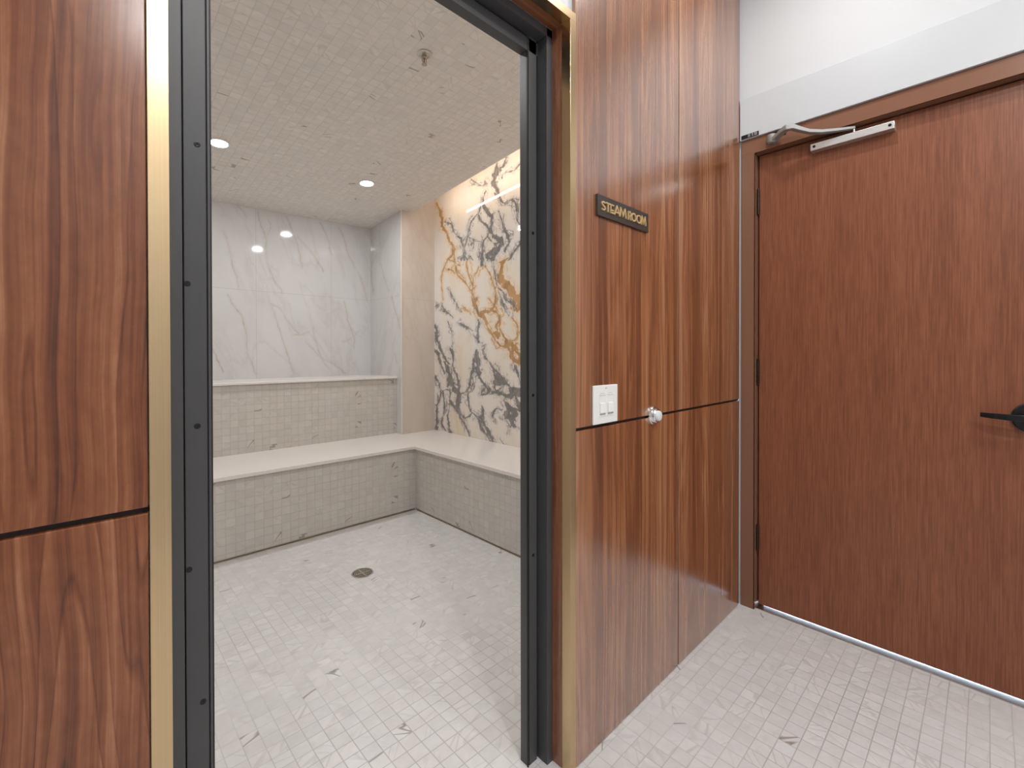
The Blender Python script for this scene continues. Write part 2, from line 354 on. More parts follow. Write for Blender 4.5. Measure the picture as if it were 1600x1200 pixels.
# steam room ceiling, sloped
bm = bmesh.new()
pts = [(XS, Y1), (XCE, Y1), (XCE, YC), (XCE, YBK), (XS, YBK)]
lo = [bm.verts.new((x, y, CEIL(x, y))) for x, y in pts]; hi = [bm.verts.new((x, y, 2.84)) for x, y in pts]
bm.faces.new(lo[::-1]); bm.faces.new(hi)
for i in range(5): bm.faces.new([lo[i], lo[(i+1) % 5], hi[(i+1) % 5], hi[i]])
build('ceiling_steam', bm, M_CEIL, label='sloped beige mosaic ceiling of the steam room', cat='ceiling', kind='structure')
boxo('ceiling_cove', (XS, XM+0.1, Y1, YBK+0.1, 2.84, 2.90), M_WCEIL, label='upper ceiling inside the light cove', cat='ceiling', kind='structure')
boxo('wall_steam_left', (XS-0.1, XS, Y1, YBK+0.1, 0, 2.84), M_SLABP, label='marble clad left wall of the steam room', cat='wall', kind='structure')
bm = bmesh.new(); box(bm, XN, XM, YC, YC+0.02, 0, 2.84)
build('wall_column', bm, M_STRIP, label='narrow beige marble column face beside the gold veined wall', cat='wall', kind='structure')

# ---- veined walls: dense sheets carrying the vein pattern
VEINS = json.loads('''{"gold":[[14,16,4,[[3.486,2.565],[3.452,2.523],[3.427,2.469],[3.402,2.415],[3.394,2.356],[3.378,2.31],[3.329,2.271],[3.297,2.213],[3.257,2.159],[3.234,2.095],[3.234,2.053],[3.305,2.017],[3.363,1.959],[3.401,1.887],[3.405,1.782],[3.38,1.674]]],[4,6,4,[[3.452,2.523],[3.402,2.463],[3.399,2.415]]],[12,8,8,[[3.257,2.159],[3.21,2.105],[3.211,2.04],[3.203,1.992],[3.18,1.924],[3.157,1.866],[3.09,1.812],[3.017,1.749],[2.967,1.709],[2.946,1.662]]],[8,10,22,[[3.045,1.969],[3.031,1.886],[2.988,1.8],[2.959,1.752],[2.957,1.681],[2.925,1.643],[2.911,1.589],[2.89,1.526],[2.849,1.488]]],[12,12,10,[[2.967,1.682],[2.946,1.6],[2.925,1.59],[2.904,1.65]]],[10,6,6,[[2.862,1.898],[2.924,1.836],[2.959,1.77]]],[7,9,40,[[2.801,1.898],[2.742,1.813],[2.697,1.74],[2.685,1.688],[2.666,1.62],[2.679,1.57],[2.73,1.532],[2.822,1.521],[2.849,1.506]]],[18,36,56,[[2.531,1.917],[2.579,1.899],[2.603,1.854],[2.603,1.804],[2.567,1.726],[2.507,1.67],[2.449,1.624],[2.404,1.565],[2.426,1.535]]],[10,14,8,[[3.306,1.941],[3.242,1.914],[3.196,1.88]]],[8,10,5,[[3.289,2.014],[3.18,1.979],[3.134,1.936]]],[20,14,14,[[2.829,1.513],[2.796,1.459],[2.783,1.416],[2.743,1.38],[2.698,1.327],[2.66,1.326],[2.642,1.367],[2.667,1.402],[2.641,1.434]]],[18,8,14,[[2.698,1.521],[2.641,1.492],[2.629,1.442],[2.629,1.4]]],[44,44,20,[[2.66,1.351],[2.654,1.309]]],[10,10,20,[[2.698,1.327],[2.654,1.276],[2.605,1.25],[2.544,1.245]]],[34,50,40,[[2.544,1.282],[2.508,1.261],[2.473,1.256],[2.461,1.224]]],[22,26,12,[[2.461,1.224],[2.491,1.184],[2.467,1.144],[2.416,1.12],[2.404,1.168],[2.45,1.208]]],[8,14,6,[[2.629,1.434],[2.604,1.358],[2.544,1.298],[2.485,1.281],[2.438,1.304],[2.427,1.359],[2.438,1.408],[2.484,1.458]]],[8,12,10,[[2.58,1.246],[2.532,1.249],[2.508,1.216],[2.473,1.192]]],[5,6,4,[[3.105,1.604],[3.046,1.563],[2.989,1.523]]],[6,8,5,[[2.756,1.628],[2.679,1.57],[2.641,1.509]]]],"grey":[[12,26,8,[[2.54,2.69],[2.564,2.65],[2.599,2.624],[2.636,2.603],[2.685,2.576],[2.697,2.531],[2.648,2.469],[2.612,2.379],[2.553,2.34]]],[10,34,10,[[2.648,2.679],[2.66,2.61],[2.685,2.584]]],[9,8,6,[[2.405,2.59],[2.46,2.56],[2.552,2.571],[2.588,2.557],[2.588,2.541]]],[4,7,9,[[2.979,2.642],[2.851,2.556],[2.792,2.548],[2.798,2.579]]],[10,10,5,[[2.472,2.352],[2.427,2.271],[2.416,2.168]]],[10,24,40,[[2.793,2.488],[2.813,2.442],[2.807,2.38],[2.754,2.308],[2.722,2.267],[2.715,2.224],[2.728,2.192],[2.697,2.127],[2.627,2.081],[2.603,2.043],[2.64,2.008],[2.703,1.985],[2.768,1.97]]],[26,26,14,[[2.722,2.275],[2.718,2.216]]],[22,30,24,[[2.628,2.072],[2.609,2.028],[2.64,2.0]]],[36,46,22,[[2.64,2.0],[2.703,1.977],[2.755,1.972]]],[5,12,8,[[2.847,2.459],[2.854,2.382],[2.874,2.344],[2.888,2.325],[2.847,2.268],[2.794,2.231],[2.741,2.161],[2.755,2.138],[2.729,2.091],[2.678,2.057],[2.628,2.048]]],[7,9,5,[[2.902,2.333],[2.965,2.293],[3.001,2.248],[3.008,2.187],[3.03,2.146],[3.059,2.088],[3.052,2.024]]],[6,6,5,[[3.001,2.167],[2.944,2.139],[2.937,2.103],[2.966,2.054]]],[4,4,3,[[2.93,2.123],[2.834,2.095]]],[7,20,24,[[2.755,2.138],[2.814,2.107],[2.828,2.066],[2.828,2.014],[2.841,1.947],[2.841,1.912]]],[10,16,10,[[2.768,1.97],[2.742,1.949],[2.697,1.925],[2.678,1.956],[2.703,1.985]]],[6,6,5,[[2.862,2.02],[2.868,1.986],[2.848,1.965]]],[14,8,10,[[3.118,2.171],[3.111,2.133],[3.081,2.083],[3.082,2.019],[3.074,1.982]]],[4,6,8,[[3.288,2.391],[3.233,2.304],[3.225,2.247],[3.118,2.162]]],[4,6,6,[[3.369,2.375],[3.288,2.344],[3.241,2.306],[3.225,2.247]]],[4,6,4,[[3.18,2.016],[3.126,2.026],[3.119,1.989],[3.074,2.018],[3.03,1.975],[2.987,2.005],[2.959,1.965]]],[9,9,6,[[2.677,2.458],[2.627,2.387],[2.578,2.35],[2.506,2.357],[2.459,2.338],[2.442,2.278],[2.437,2.221],[2.403,2.142]]],[4,14,12,[[2.627,2.296],[2.603,2.225],[2.566,2.143],[2.53,2.079],[2.53,2.03],[2.567,1.979]]],[30,22,18,[[2.392,2.006],[2.437,1.974],[2.483,1.934],[2.531,1.9]]],[5,7,7,[[2.691,1.908],[2.685,1.806],[2.653,1.744],[2.678,1.705]]],[8,14,6,[[2.641,1.701],[2.579,1.653],[2.555,1.602],[2.484,1.571],[2.426,1.519]]],[6,8,6,[[2.628,1.666],[2.592,1.588],[2.567,1.521],[2.52,1.477]]],[5,7,5,[[2.567,1.611],[2.508,1.597],[2.472,1.554],[2.461,1.513]]],[3,5,3,[[3.306,1.771],[3.243,1.68],[3.181,1.61],[3.121,1.541]]],[5,6,4,[[3.473,1.604],[3.439,1.64],[3.507,1.616]]],[4,8,6,[[3.405,1.647],[3.356,1.576],[3.244,1.512]]],[8,8,6,[[2.904,1.562],[2.877,1.507]]],[34,20,8,[[3.508,1.44],[3.474,1.321],[3.407,1.213],[3.341,1.137],[3.277,1.09]]],[26,20,10,[[3.509,1.214],[3.458,1.175],[3.408,1.078],[3.358,1.012]]],[16,54,26,[[3.358,1.108],[3.309,1.033],[3.262,0.94],[3.199,0.868],[3.161,0.815],[3.169,0.741],[3.184,0.702]]],[26,12,26,[[3.261,1.231],[3.237,1.166],[3.238,1.082],[3.183,0.99],[3.153,0.945],[3.161,0.871]]],[6,8,16,[[3.245,1.091],[3.261,1.015],[3.207,0.924],[3.168,0.916]]],[26,12,20,[[3.51,0.969],[3.459,0.922],[3.425,0.855],[3.442,0.777],[3.477,0.716]]],[8,14,34,[[3.476,0.813],[3.468,0.736],[3.494,0.616],[3.477,0.559],[3.495,0.498]]],[10,12,12,[[3.392,0.857],[3.376,0.781],[3.359,0.706],[3.393,0.607],[3.41,0.547],[3.352,0.496]]],[6,8,20,[[3.375,0.858],[3.294,0.872],[3.278,0.769],[3.311,0.653],[3.303,0.578],[3.287,0.494]]],[26,14,10,[[3.278,0.769],[3.231,0.736],[3.154,0.677],[3.094,0.61],[3.035,0.544],[3.006,0.493]]],[14,12,8,[[3.138,0.817],[3.146,0.742],[3.124,0.68],[3.079,0.639],[3.049,0.642],[2.963,0.695]]],[8,18,12,[[3.138,0.835],[3.049,0.877],[3.005,0.915],[2.99,0.988],[2.962,1.051],[2.933,1.131],[2.912,1.219]]],[12,38,24,[[2.912,1.211],[2.891,1.132],[2.885,1.053],[2.871,0.992]]],[10,12,8,[[2.969,1.051],[2.892,1.026],[2.934,0.99]]],[14,12,12,[[2.871,0.992],[2.837,0.95],[2.797,0.926],[2.758,0.894],[2.784,0.866],[2.838,0.863]]],[14,8,8,[[2.824,0.933],[2.758,0.928],[2.732,0.895]]],[8,8,8,[[2.851,0.871],[2.811,0.908],[2.851,0.853],[2.771,0.867]]],[6,10,6,[[3.034,0.878],[3.02,0.789],[2.991,0.71],[2.963,0.686]]],[5,5,5,[[2.976,1.006],[2.962,0.935],[2.991,0.88],[3.034,0.842]]],[8,18,10,[[2.963,0.695],[2.893,0.658],[2.852,0.592],[2.785,0.531],[2.733,0.478]]],[8,20,20,[[2.851,0.766],[2.811,0.683],[2.838,0.646],[2.759,0.56],[2.707,0.49]]],[6,14,6,[[2.893,0.675],[2.838,0.663],[2.825,0.708]]],[8,22,14,[[2.81,1.167],[2.731,1.108],[2.68,1.058],[2.605,1.002],[2.557,0.954],[2.618,0.951],[2.668,0.949],[2.68,0.999],[2.693,1.058]]],[30,56,30,[[2.667,1.033],[2.63,0.984],[2.581,0.961]]],[16,20,18,[[2.557,0.954],[2.485,0.925],[2.405,0.914]]],[20,22,30,[[2.732,0.87],[2.68,0.89],[2.606,0.869],[2.509,0.859],[2.394,0.899]]],[14,36,40,[[2.509,0.924],[2.462,0.902],[2.416,0.889]]],[14,10,22,[[2.521,0.923],[2.509,0.875],[2.569,0.839],[2.557,0.807],[2.486,0.772],[2.405,0.763]]],[20,60,34,[[2.545,0.808],[2.533,0.743],[2.509,0.705],[2.474,0.724],[2.462,0.758]]],[10,14,40,[[2.462,0.878],[2.428,0.833],[2.394,0.78]]],[22,20,10,[[2.486,0.675],[2.463,0.645],[2.405,0.627]]],[12,14,10,[[2.462,1.095],[2.427,1.04],[2.393,0.97]]],[5,10,8,[[2.7,0.643],[2.706,0.71],[2.668,0.756],[2.606,0.753]]],[8,18,8,[[3.136,1.451],[3.047,1.419],[2.961,1.38]]],[5,8,4,[[3.182,1.462],[3.091,1.43],[3.032,1.391]]],[12,10,14,[[2.884,1.464],[2.891,1.377],[2.877,1.28]]],[4,6,6,[[2.919,1.334],[2.891,1.298],[2.877,1.276]]],[5,5,4,[[3.308,1.469],[3.26,1.382],[3.237,1.25]]],[5,9,10,[[2.631,0.526],[2.57,0.484]]],[10,8,8,[[2.63,0.984],[2.668,0.949],[2.68,0.906],[2.63,0.901],[2.593,0.936]]],[3,4,3,[[2.783,1.261],[2.837,1.236],[2.783,1.141],[2.81,1.158]]],[2,3,2,[[2.569,0.707],[2.521,0.646],[2.545,0.578]]]],"back":[[6,6,5,[[0.912,2.367],[0.951,2.325],[0.973,2.279]]],[7,5,5,[[0.818,2.148],[0.839,2.052],[0.866,1.931],[0.898,1.81],[0.914,1.698]]],[5,7,5,[[0.837,1.653],[0.88,1.569],[0.946,1.472],[0.969,1.357],[0.968,1.229],[1.002,1.126],[1.036,1.022]]],[5,6,4,[[1.054,2.334],[1.077,2.248],[1.112,2.137],[1.117,1.993],[1.171,1.816],[1.245,1.703]]],[5,7,9,[[1.134,1.653],[1.164,1.549],[1.194,1.431],[1.231,1.339],[1.274,1.191],[1.325,1.04]]],[7,6,7,[[1.152,1.602],[1.232,1.554],[1.282,1.462],[1.333,1.396],[1.359,1.37]]],[8,8,4,[[1.56,2.357],[1.609,2.252],[1.651,2.087]]],[8,7,6,[[1.726,2.332],[1.777,2.238],[1.815,2.111],[1.892,1.958],[1.947,1.874],[1.986,1.695]]],[12,12,6,[[1.931,1.902],[1.947,1.858]]],[4,4,8,[[1.363,2.194],[1.442,2.111],[1.51,2.051],[1.544,1.986],[1.579,1.919]]],[3,5,3,[[1.273,2.354],[1.349,2.165],[1.388,2.033],[1.394,1.938]]],[4,7,5,[[1.768,1.677],[1.797,1.546],[1.843,1.4],[1.866,1.251]]],[4,3,2,[[1.32,1.355],[1.385,1.357],[1.452,1.373]]],[4,4,8,[[1.438,1.288],[1.548,1.162],[1.662,1.104],[1.773,1.013]]],[4,6,4,[[0.709,1.288],[0.771,1.142],[0.802,1.042]]],[3,5,3,[[1.48,1.43],[1.52,1.262],[1.562,1.148],[1.633,1.046]]],[2,4,2,[[1.751,1.294],[1.812,1.324],[1.905,1.402]]],[3,4,2,[[1.137,2.286],[1.149,2.236],[1.112,2.137]]],[4,7,4,[[0.573,2.031],[0.611,1.799],[0.63,1.562],[0.689,1.324]]],[4,7,4,[[0.45,2.067],[0.496,1.808],[0.541,1.485]]]],"side":[[6,7,6,[[3.683,1.706],[3.627,1.573],[3.559,1.442],[3.53,1.287]]],[5,5,7,[[4.063,2.276],[4.048,2.151],[4.082,1.973],[4.034,1.754]]],[3,4,2,[[3.89,2.022],[3.8,1.848],[3.741,1.755]]],[4,7,3,[[3.63,1.19],[3.602,1.105]]]]}''')
rng = np.random.RandomState(7)
LAT = rng.rand(8, 64, 64)
def vnoise(x, y, k):
    x = np.asarray(x); y = np.asarray(y); xi = np.floor(x).astype(int); yi = np.floor(y).astype(int)
    fx = x-xi; fy = y-yi; fx = fx*fx*(3-2*fx); fy = fy*fy*(3-2*fy); L = LAT[k % 8]
    g = lambda a, b: L[a % 64, b % 64]
    return (g(xi, yi)*(1-fx)+g(xi+1, yi)*fx)*(1-fy)+(g(xi, yi+1)*(1-fx)+g(xi+1, yi+1)*fx)*fy
def smooth(q, k=3):
    if len(q) < 3: return q
    p = np.vstack([2*q[0]-q[1], q, 2*q[-1]-q[-2]]); out = []
    for i in range(1, len(p)-2):
        for s in range(k):
            t = s/k; a, b, c, d = p[i-1], p[i], p[i+1], p[i+2]
            out.append(0.5*((2*b)+(c-a)*t+(2*a-5*b+4*c-d)*t*t+(3*b-a-3*c+d)*t**3))
    out.append(q[-1]); return np.array(out)
def field(U, V, lines, asp, hw, soft=0.0016, warp=0.012):
    """Signed coverage and halo of tapering strokes on the grid U, V."""
    wu = U + warp*2*(vnoise(U*16, V*16, 0)-.5)/asp + warp*.9*(vnoise(U*50, V*50, 1)-.5)/asp
    wv = V + warp*2*(vnoise(U*16, V*16, 2)-.5) + warp*.9*(vnoise(U*50, V*50, 3)-.5)
    wid = 0.12 + 1.15*vnoise(U*30, V*30, 4) + 0.75*vnoise(U*85, V*60, 6)**2
    cov = np.zeros_like(U); halo = np.zeros_like(U)
    for w0, w1, w2, q in lines:
        q = smooth(np.array(q)); n = len(q)-1
        for i in range(n):
            a, b = q[i], q[i+1]
            f0, f1 = i/n, (i+1)/n
            W = lambda f: (w0+(w1-w0)*f*2 if f < .5 else w1+(w2-w1)*(f-.5)*2)*hw
            r0_, r1_ = W(f0), W(f1); pad = 0.05
            m_ = (wu > min(a[0], b[0])-pad/asp) & (wu < max(a[0], b[0])+pad/asp) & (wv > min(a[1], b[1])-pad) & (wv < max(a[1], b[1])+pad)
            if not m_.any(): continue
            px = (wu[m_]-a[0])*asp; py = wv[m_]-a[1]; dx = (b[0]-a[0])*asp; dy = b[1]-a[1]
            L2 = dx*dx+dy*dy+1e-9; t = np.clip((px*dx+py*dy)/L2, 0, 1)
            d = np.hypot(px-t*dx, py-t*dy); r = (r0_+(r1_-r0_)*t)*wid[m_]
            c = np.clip((r-d)/soft+0.5, 0, 1); cov[m_] = np.maximum(cov[m_], c)
            hsz = 0.022+1.4*r; halo[m_] = np.maximum(halo[m_], np.clip(1-(d-r)/hsz, 0, 1)**1.5)
    return cov, halo
def sheet(name, ax, const, thick, u0, u1, v0, v1, du, dv, mat, attrs, flip=False, **k):
    """A wall slab: dense front face on plane ax=const plus closed back."""
    nu = int(round((u1-u0)/du))+1; nv = int(round((v1-v0)/dv))+1
    us = np.linspace(u0, u1, nu); vs = np.linspace(v0, v1, nv); U, V = np.meshgrid(us, vs)
    f = np.zeros((nv, nu, 3)); other = 1-ax
    f[..., ax] = const; f[..., other] = U; f[..., 2] = V
    co_ = f.reshape(-1, 3)
    idx = np.arange(nv*nu).reshape(nv, nu)
    quads = np.stack([idx[:-1, :-1], idx[:-1, 1:], idx[1:, 1:], idx[1:, :-1]], -1).reshape(-1, 4)
    back = np.array([[0, 0, 0]]*4, float); n0 = len(co_)
    for i, (u, v) in enumerate(((u0, v0), (u1, v0), (u1, v1), (u0, v1))):
        back[i, ax] = const+thick; back[i, other] = u; back[i, 2] = v
    faces = quads.tolist()
    faces.append([n0+3, n0+2, n0+1, n0])
    faces.append(idx[0, :][::-1].tolist()+[n0, n0+1]); faces.append(idx[-1, :].tolist()+[n0+2, n0+3])
    faces.append(idx[:, 0].tolist()+[n0+3, n0]); faces.append(idx[:, -1][::-1].tolist()+[n0+1, n0+2])
    me = bpy.data.meshes.new(name); me.from_pydata(np.vstack([co_, back]).tolist(), [], faces); me.update()
    bm2 = bmesh.new(); bm2.from_mesh(me); bmesh.ops.recalc_face_normals(bm2, faces=bm2.faces); bm2.to_mesh(me); bm2.free()
    me.materials.append(mat)
    for nm, arr in attrs(U, V).items():
        a = me.attributes.new(nm, 'FLOAT', 'POINT')
        a.data.foreach_set('value', np.concatenate([arr.reshape(-1), np.zeros(4)]).astype(np.float32))
    o = bpy.data.objects.new(name, me); sc.collection.objects.link(o); tag(o, **k); return o
def strands(lines, k, amp, w, seed):
    # thin companion threads that braid around every main vein
    g = np.random.RandomState(seed); out = []
    for w0, w1, w2, q in lines:
        s = smooth(np.array(q), 3); n = len(s)
        for j in range(k):
            o = np.cumsum(g.randn(n, 2), 0); o -= o.mean(0); o = o/(np.abs(o).max()+1e-6)*amp*(0.5+g.rand())
            o[:, 0] *= 1.6
            a = g.randint(0, max(1, n//3)); b = n-g.randint(0, max(1, n//3))
            if b-a > 2: out.append([w*.5, w*(.6+.8*g.rand()), w*.3, (s[a:b]+o[a:b]).tolist()])
    return out
VEINS['grey'] += strands(VEINS['grey'], 3, 0.030, 3.2, 3)
VEINS['gold'] += strands(VEINS['gold'], 3, 0.035, 3.0, 5)
def mural_attrs(U, V):
    Um = U.copy()                       # the slabs are bookmatched: mirrored about their joint
    Um = np.where(Um < 2.36, 4.72-Um, Um)
    g, gh = field(Um, V, VEINS['gold'], 0.56, 0.00058, soft=0.003, warp=0.006)
    r, rh = field(Um, V, VEINS['grey'], 0.56, 0.00058, soft=0.003, warp=0.006)
    return dict(gold=g, gold_halo=gh, grey=r, grey_halo=rh)
sheet('wall_mural', 0, XM, 0.03, Y1, YC, ZB-0.02, 2.84, 0.005, 0.0035, M_MURAL, mural_attrs, label='cream marble wall with bold grey and gold veins, lit from the cove above', cat='wall', kind='structure')
def back_attrs(U, V):
    c, h = field(U, V, VEINS['back'], 1.0, 0.00036, soft=0.004, warp=0.008)
    return dict(vein=c*(0.15+0.7*vnoise(U*9, V*9, 5)), halo=h)
sheet('wall_far', 1, YBK, 0.03, XS, XN, ZL-0.03, 2.84, 0.005, 0.005, M_BACK, back_attrs, label='polished white marble slab wall above the upper ledge', cat='wall', kind='structure')
def side_attrs(U, V):
    c, h = field(U, V, VEINS['side'], 0.6, 0.00042, soft=0.003, warp=0.006)
    return dict(vein=c*0.7, halo=h)
sheet('wall_niche', 0, XN, 0.02, YC+0.0195, YBK, 0, 2.84, 0.005, 0.006, M_SIDE, side_attrs, label='short polished marble return wall between far wall and column', cat='wall', kind='structure')
boxo('trim_1', (XN-0.004, XN+0.004, YC-0.004, YC+0.004, ZB, 2.455), M_EDGE, label='pale vertical edge trim on the corner of the beige marble column', cat='edge trim', kind='structure', bevel=0.0015)

# ------------------------------------------------------------------ benches of the steam room
def bench(name, loc, label):
    return empty(name, loc, label, 'bench')
b1 = bench('tiled_bench', (0.75, 3.3, 0), 'long lower mosaic bench with cream quartz seat along the far wall')
boxo('riser', (XS, 1.848, 3.008, 3.06, 0.014, ZB-0.02), M_RISY, parent=b1)
boxo('seat', [(XS, XN-0.001, 2.988, 3.607, ZB-0.02, ZB), (XN-0.001, XM-0.001, 2.988, YC-0.001, ZB-0.02, ZB)], M_QUARTZ, parent=b1)
boxo('base_trim', [(XS, 1.846, 3.004, 3.05, 0.0, 0.006), (XS, 1.846, 3.006, 3.05, 0.009, 0.014)], M_NICKEL, parent=b1)
b2 = bench('tiled_bench', (2.1, 2.2, 0), 'right hand mosaic bench with cream quartz seat under the gold veined wall')
boxo('riser', (1.8485, 1.90, Y1+0.001, 3.0075, 0.014, ZB-0.02), M_RISX, parent=b2)
boxo('seat', (1.828, XM-0.001, Y1+0.001, 2.9875, ZB-0.02, ZB), M_QUARTZ, parent=b2)
boxo('base_trim', [(1.8445, 1.89, Y1+0.001, 3.003, 0.0, 0.006), (1.8465, 1.89, Y1+0.001, 3.003, 0.009, 0.014)], M_NICKEL, parent=b2)
b3 = bench('tiled_ledge', (0.75, 3.8, ZB), 'upper mosaic ledge with cream quartz top at the foot of the far wall')
b3['category'] = 'ledge'
boxo('riser', (XS, XN-0.001, 3.608, 3.66, ZB-0.018, ZL-0.016), M_RISY, parent=b3)
boxo('top_slab', (XS, XN-0.001, 3.590, YBK-0.001, ZL-0.016, ZL), M_QUARTZ, parent=b3, bevel=0.002)

# ------------------------------------------------------------------ fittings on ceiling and floor of the steam room
nrm = Vector((0.0213458, -0.08567711, -1)).normalized()
LL = ['round recessed downlight nearest the black door frame at left, above the long bench',
      'round recessed downlight in front of the marble column, lit on the mosaic ceiling',
      'round downlight over the right hand bench near the doorway wall',
      'round downlight just inside the steam room doorway at left']
for (x, y), lab in zip(STEAM_LIGHTS, LL):
    z = CEIL(x, y); r = empty('recessed_downlight', (x, y, z), lab, 'ceiling light', group='round downlights in the steam room ceiling')
    bm = bmesh.new(); lathe(bm, [(0.046, 0.0), (0.058, 0.0), (0.060, 0.003), (0.056, 0.006), (0.047, 0.006), (0.046, 0.0)], (x, y, z), nrm); build('trim_ring', bm, M_WPLAST2, parent=r, smooth=True)
    bm = bmesh.new(); lathe(bm, [(0, 0.0), (0.046, 0.0), (0.046, 0.004), (0, 0.0045)], (x, y, z), nrm); build('lens', bm, M_LENS, parent=r, smooth=True)
x, y = 1.159, 1.799; z = CEIL(x, y)
s = empty('fire_sprinkler', (x, y, z), 'chrome pendent fire sprinkler head hanging from the mosaic ceiling', 'sprinkler')
bm = bmesh.new(); lathe(bm, [(0.0, 0.0), (0.036, 0.0), (0.036, 0.002), (0.030, 0.006), (0.022, 0.007), (0.020, 0.003), (0.012, 0.003), (0, 0.003)], (x, y, z), (0, 0, -1)); build('escutcheon', bm, M_STEEL, parent=s, smooth=True)
bm = bmesh.new(); lathe(bm, [(0.0, 0.0), (0.011, 0.0), (0.011, 0.014), (0.008, 0.018), (0, 0.018)], (x, y, z), (0, 0, -1), 8); build('threaded_body', bm, M_NICKEL, parent=s)
bm = bmesh.new()
for sx in (-1, 1):
    prism(bm, [(x+sx*0.007, z-0.016), (x+sx*0.012, z-0.022), (x+sx*0.012, z-0.032), (x+sx*0.003, z-0.046), (x+sx*0.001, z-0.044), (x+sx*0.009, z-0.031), (x+sx*0.009, z-0.023), (x+sx*0.005, z-0.018)], 1, y-0.002, y+0.002)
build('yoke_arms', bm, M_NICKEL, parent=s)
bm = bmesh.new(); lathe(bm, [(0, 0.018), (0.0025, 0.018), (0.0025, 0.044), (0, 0.044)], (x, y, z), (0, 0, -1), 12); build('glass_bulb', bm, simple('red_liquid_bulb', (0.30, 0.03, 0.02), 0.1), parent=s, smooth=True)
bm = bmesh.new(); lathe(bm, [(0, 0.045), (0.013, 0.046), (0.013, 0.0475), (0, 0.049)], (x, y, z), (0, 0, -1), 24); build('deflector', bm, M_NICKEL, parent=s)
# floor drain
x, y = 1.101, 2.330
d = empty('floor_drain', (x, y, 0), 'round stainless floor drain with slotted grate in the mosaic floor', 'drain')
bm = bmesh.new(); lathe(bm, [(0.048, 0.0005), (0.056, 0.0005), (0.056, 0.003), (0.048, 0.003), (0.048, 0.0005)], (x, y, 0), (0, 0, 1), 48); build('rim', bm, M_STEEL, parent=d, smooth=True)
bm = bmesh.new(); lathe(bm, [(0, 0.0003), (0.048, 0.0003), (0.048, 0.0010), (0, 0.0010)], (x, y, 0), (0, 0, 1), 48); build('drain_well', bm, M_DRAINHOLE, parent=d)
bm = bmesh.new()
def arc(bm, r0_, r1_, a0, a1, z0, z1, n=10):
    P = [(x+r*math.cos(a0+(a1-a0)*i/n), y+r*math.sin(a0+(a1-a0)*i/n)) for r, rg in ((r0_, range(n+1)), (r1_, range(n, -1, -1))) for i in rg]
    prism(bm, P, 2, z0, z1)
for q in range(4):
    a0 = q*math.pi/2+0.15; a1 = (q+1)*math.pi/2-0.15
    for r_ in (0.012, 0.021, 0.030, 0.039): arc(bm, r_, r_+0.0048, a0, a1, 0.001, 0.0028)
for q in range(4):
    a = q*math.pi/2; c_, s_ = math.cos(a), math.sin(a); h = 0.004
    prism(bm, [(x+0.004*c_-h*s_, y+0.004*s_+h*c_), (x+0.004*c_+h*s_, y+0.004*s_-h*c_), (x+0.0475*c_+h*s_, y+0.0475*s_-h*c_), (x+0.0475*c_-h*s_, y+0.0475*s_+h*c_)], 2, 0.001, 0.003)
lathe(bm, [(0, 0.0012), (0.009, 0.0012), (0.009, 0.0034), (0, 0.0034)], (x, y, 0), (0, 0, 1), 24)
build('grate', bm, M_GRATE, parent=d)
# LED strip in the cove
l = empty('led_strip_light', (2.16, 2.0, 2.6), 'warm linear LED strip hidden in the cove above the gold veined wall', 'strip light')
bm = bmesh.new()
def slopebox(bm, x0, x1, y0, y1, dz0, dz1):
    v = [bm.verts.new((x_, y_, CEIL(XCE, y_)+dz)) for dz in (dz0, dz1) for x_, y_ in ((x0, y0), (x1, y0), (x1, y1), (x0, y1))]
    for f in ((0,3,2,1),(4,5,6,7),(0,1,5,4),(1,2,6,5),(2,3,7,6),(3,0,4,7)): bm.faces.new([v[i] for i in f])
slopebox(bm, XCE+0.001, XCE+0.020, 1.0, 3.30, 0.020, 0.045); build('aluminium_channel', bm, M_ALU, parent=l)
bm = bmesh.new(); slopebox(bm, XCE+0.0205, XCE+0.024, 1.0, 3.30, 0.023, 0.042); build('diffuser', bm, M_LED, parent=l)

# ------------------------------------------------------------------ black steel doorway frame
fr = empty('steam_door_frame', (0.543, 0.9, 0), 'black steel frame around the open steam room doorway', 'door frame')
def jamb_profile(sgn, x0):
    # plan outline from the wood return inwards, d = distance from x0
    P = [(0.0, 0.870), (0.0235, 0.870), (0.0235, 0.884), (0.0235, 0.918), (0.0300, 0.918), (0.0300, 0.905), (0.0610, 0.905), (0.0610, 0.910), (0.0630, 0.910), (0.0630, 0.905), (0.0670, 0.905), (0.0670, 0.9355), (0.0, 0.9355)]
    return [(x0+sgn*a, b) for a, b in P]
bm = bmesh.new(); prism(bm, jamb_profile(1, XL), 2, 0.0, 2.115); build('jamb', bm, M_BLACK, parent=fr, bevel=0.0008)
bm = bmesh.new(); prism(bm, jamb_profile(-1, XR), 2, 0.0, 2.115); build('jamb', bm, M_BLACK, parent=fr, bevel=0.0008)
